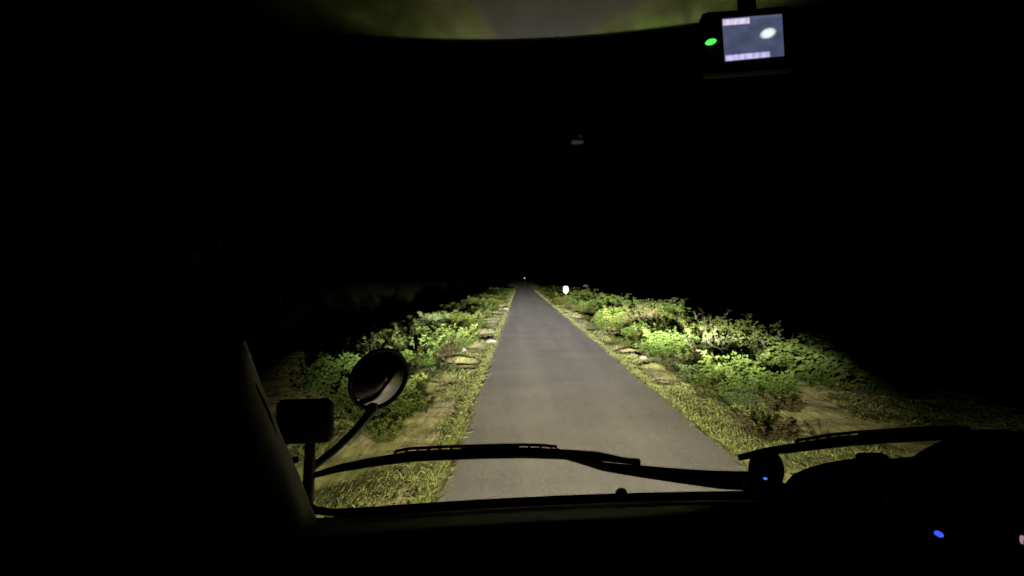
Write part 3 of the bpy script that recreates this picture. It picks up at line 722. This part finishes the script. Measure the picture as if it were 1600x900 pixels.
headlamp(-0.30); headlamp(1.44)
for sx in (-1, 1):
    Mx = Matrix.Translation((XC + sx * 1.0, 0.3, 0.48)) @ Matrix.Rotation(R(90), 4, 'Y')
    wh = part(MB().lathe([(0.30, -0.13), (0.44, -0.13), (0.48, -0.09), (0.48, 0.09), (0.44, 0.13), (0.30, 0.13)], Mx, 32), 'wheel', M_rub)
    part(MB().lathe([(0.10, -0.135), (0.28, -0.132), (0.28, 0.132), (0.10, 0.135)], Mx, 24), 'rim', M_chrome, wh)

# ------------------------------------------------------------------ things lying or hanging in the cab
# dash camera hanging from the overhead panel
def dashcam():
    Y = 0.78
    TL, TR, BR, BL = P(1128, 29, Y), P(1222, 21.5, Y - 0.004), P(1225.5, 87.5, Y - 0.006), P(1132.5, 96.5, Y - 0.002)
    ux = (TR - TL).normalized(); uy = (TL - BL).normalized(); un = ux.cross(uy).normalized()   # un towards the viewer
    if un.y > 0: un = -un
    c = (TL + TR + BR + BL) / 4
    e = empty('dash_camera', c + Vector((0, 0, 0.03)), 'black dash camera with lit grey screen and green light, hanging under the roof', 'dash camera')
    Rm = Matrix((ux, un, uy)).transposed()
    MB().box(c - ux * 0.003 - un * 0.016, (0.094, 0.026, 0.066), Rm, bev=0.005).build('body', M_cam, e)
    MB().tube([c - un * 0.016 + uy * 0.03, c - un * 0.018 + uy * 0.06, c - un * 0.02 + uy * 0.09], [0.010, 0.009, 0.012], 10).build('mount', M_cam, e)
    scr = bpy.data.materials.new('lit camera screen'); scr.use_nodes = True
    t = scr.node_tree; b = t.nodes['Principled BSDF']; b.inputs['Base Color'].default_value = (0.02, 0.02, 0.025, 1); N = t.nodes.new; L = t.links.new
    tc = N('ShaderNodeTexCoord'); se = N('ShaderNodeSeparateXYZ'); L(tc.outputs['UV'], se.inputs[0])
    def M1(op, a, c_=0.0):
        n = N('ShaderNodeMath'); n.operation = op
        for i_, v in enumerate((a, c_)):
            if isinstance(v, (int, float)): n.inputs[i_].default_value = v
            else: L(v, n.inputs[i_])
        return n.outputs[0]
    def box(sock, a, c_, soft):
        o_ = []
        for p0, p1 in ((a - soft, a + soft), (c_ + soft, c_ - soft)):
            n = N('ShaderNodeMapRange'); n.interpolation_type = 'SMOOTHSTEP'; n.inputs['From Min'].default_value = p0; n.inputs['From Max'].default_value = p1; L(sock, n.inputs['Value']); o_.append(n.outputs[0])
        return M1('MULTIPLY', o_[0], o_[1])
    U, V_ = se.outputs['X'], se.outputs['Y']
    ns = N('ShaderNodeTexNoise'); ns.inputs['Scale'].default_value = 3.0; L(tc.outputs['UV'], ns.inputs['Vector'])
    r = N('ShaderNodeValToRGB'); r.color_ramp.elements[0].color = (0.050, 0.066, 0.115, 1); r.color_ramp.elements[1].color = (0.085, 0.092, 0.180, 1); r.color_ramp.elements[0].position = 0.35; r.color_ramp.elements[1].position = 0.65
    L(ns.outputs['Fac'], r.inputs[0]); col = r.outputs[0]
    mp = N('ShaderNodeMapping'); mp.inputs['Scale'].default_value = (16, 3, 1); L(tc.outputs['UV'], mp.inputs[0])
    nt_ = N('ShaderNodeTexNoise'); nt_.inputs['Scale'].default_value = 1.0; L(mp.outputs[0], nt_.inputs['Vector'])
    txt = N('ShaderNodeMapRange'); txt.inputs['From Min'].default_value = 0.3; txt.inputs['From Max'].default_value = 0.55; txt.inputs['To Min'].default_value = 0.55; L(nt_.outputs['Fac'], txt.inputs['Value'])
    def over(col, mask, c_):
        m_ = N('ShaderNodeMix'); m_.data_type = 'RGBA'; L(mask, m_.inputs[0]); L(col, m_.inputs[6]); m_.inputs[7].default_value = (*c_, 1); return m_.outputs[2]
    col = over(col, M1('MULTIPLY', M1('MULTIPLY', box(U, 0.01, 0.455, 0.018), box(V_, 0.03, 0.165, 0.022)), txt.outputs[0]), (0.82, 0.70, 0.93))
    col = over(col, M1('MULTIPLY', M1('MULTIPLY', box(U, 0.02, 0.76, 0.018), box(V_, 0.86, 0.985, 0.022)), txt.outputs[0]), (0.66, 0.60, 0.95))
    col = over(col, M1('MULTIPLY', M1('MULTIPLY', box(U, 0.48, 0.97, 0.02), box(V_, 0.02, 0.07, 0.02)), 0.5), (0.14, 0.13, 0.22))
    du = M1('DIVIDE', M1('SUBTRACT', U, 0.75), 0.15); dv = M1('DIVIDE', M1('ADD', M1('SUBTRACT', V_, 0.43), M1('MULTIPLY', M1('SUBTRACT', U, 0.75), 0.25)), 0.135)
    rr = M1('ADD', M1('MULTIPLY', du, du), M1('MULTIPLY', dv, dv))
    bl_ = N('ShaderNodeMapRange'); bl_.interpolation_type = 'SMOOTHSTEP'; bl_.inputs['From Min'].default_value = 1.1; bl_.inputs['From Max'].default_value = 0.15; L(rr, bl_.inputs['Value'])
    col = over(col, bl_.outputs[0], (0.85, 1.0, 0.93))
    L(col, b.inputs['Emission Color']); b.inputs['Emission Strength'].default_value = 1.0
    def q(u, v, k=0.0): return (TL.lerp(TR, u)).lerp(BL.lerp(BR, u), v) + un * k
    n_ = 8; rows_ = [[q(i_ / n_, j_ / n_) for i_ in range(n_ + 1)] for j_ in range(n_ + 1)]
    sq = MB().grid(rows_); s = sq.build('screen', scr, e, smooth=False)
    uvl = s.data.uv_layers.new(name='UVMap')
    for lp in s.data.loops: uvl.data[lp.index].uv = ((lp.vertex_index % (n_ + 1)) / n_, (lp.vertex_index // (n_ + 1)) / n_)
    g_ = P(1111, 65, Y - 0.006); MB().lathe([(0.0056, -0.003), (0.0056, 0.001), (0.003, 0.002)], Matrix.Translation(g_) @ Matrix.Rotation(R(-12), 4, 'Y') @ Matrix.Diagonal((1, 1, 0.48, 1)) @ Matrix.Rotation(R(90), 4, 'X'), 14).build(
        'indicator_light', mat('green indicator', (0.02, 0.1, 0.02), emit=(0.08, 1.0, 0.12), emit_s=1.1), e)
dashcam()

# small round gadget standing on the dashboard
def gadget():
    p = P(1197, 762, 1.36); s = 1.36 / F
    e = empty('dashboard_gadget', p, 'small round black gadget with a blue light on the dashboard', 'gadget')
    Mx = Matrix.Translation(p)
    MB().lathe([(36 * s, -4 * s), (36 * s, 2 * s), (29 * s, 7 * s), (23 * s, 10 * s)], Mx, 28).build('base', M_blkp, e)
    MB().lathe([(20 * s, 8 * s), (25 * s, 14 * s), (27.5 * s, 24 * s), (27 * s, 34 * s), (24 * s, 44 * s), (19 * s, 52 * s), (9 * s, 58 * s), (2 * s, 59 * s)], Mx, 28).build('body', M_blkp, e)
    MB().lathe([(0.0030, -0.02), (0.0030, 0.001), (0.0015, 0.003)], Matrix.Translation(P(1196, 748, 1.36 - 0.031)) @ Matrix.Diagonal((1, 1, 0.6, 1)) @ Matrix.Rotation(R(90), 4, 'X'), 12).build(
        'indicator_light', mat('blue indicator', (0.02, 0.05, 0.2), emit=(0.08, 0.2, 1.0), emit_s=1.2), e)
gadget()

# card stuck inside the windscreen at the left
p = [W(388, 446, -0.004), W(434, 443, -0.004), W(441, 476, -0.004), W(392, 481, -0.004)]
th = Vector((0, -0.0015, -0.0008))
card = MB().add(p + [v + th for v in p], [(3, 2, 1, 0), (4, 5, 6, 7), (0, 1, 5, 4), (1, 2, 6, 5), (2, 3, 7, 6), (3, 0, 4, 7)]).build('paper_card', mat('brown paper', (0.30, 0.22, 0.14), 0.9, 0.1), smooth=False)
tag(card, 'dim brown card stuck inside the windscreen near the left pillar', 'card')
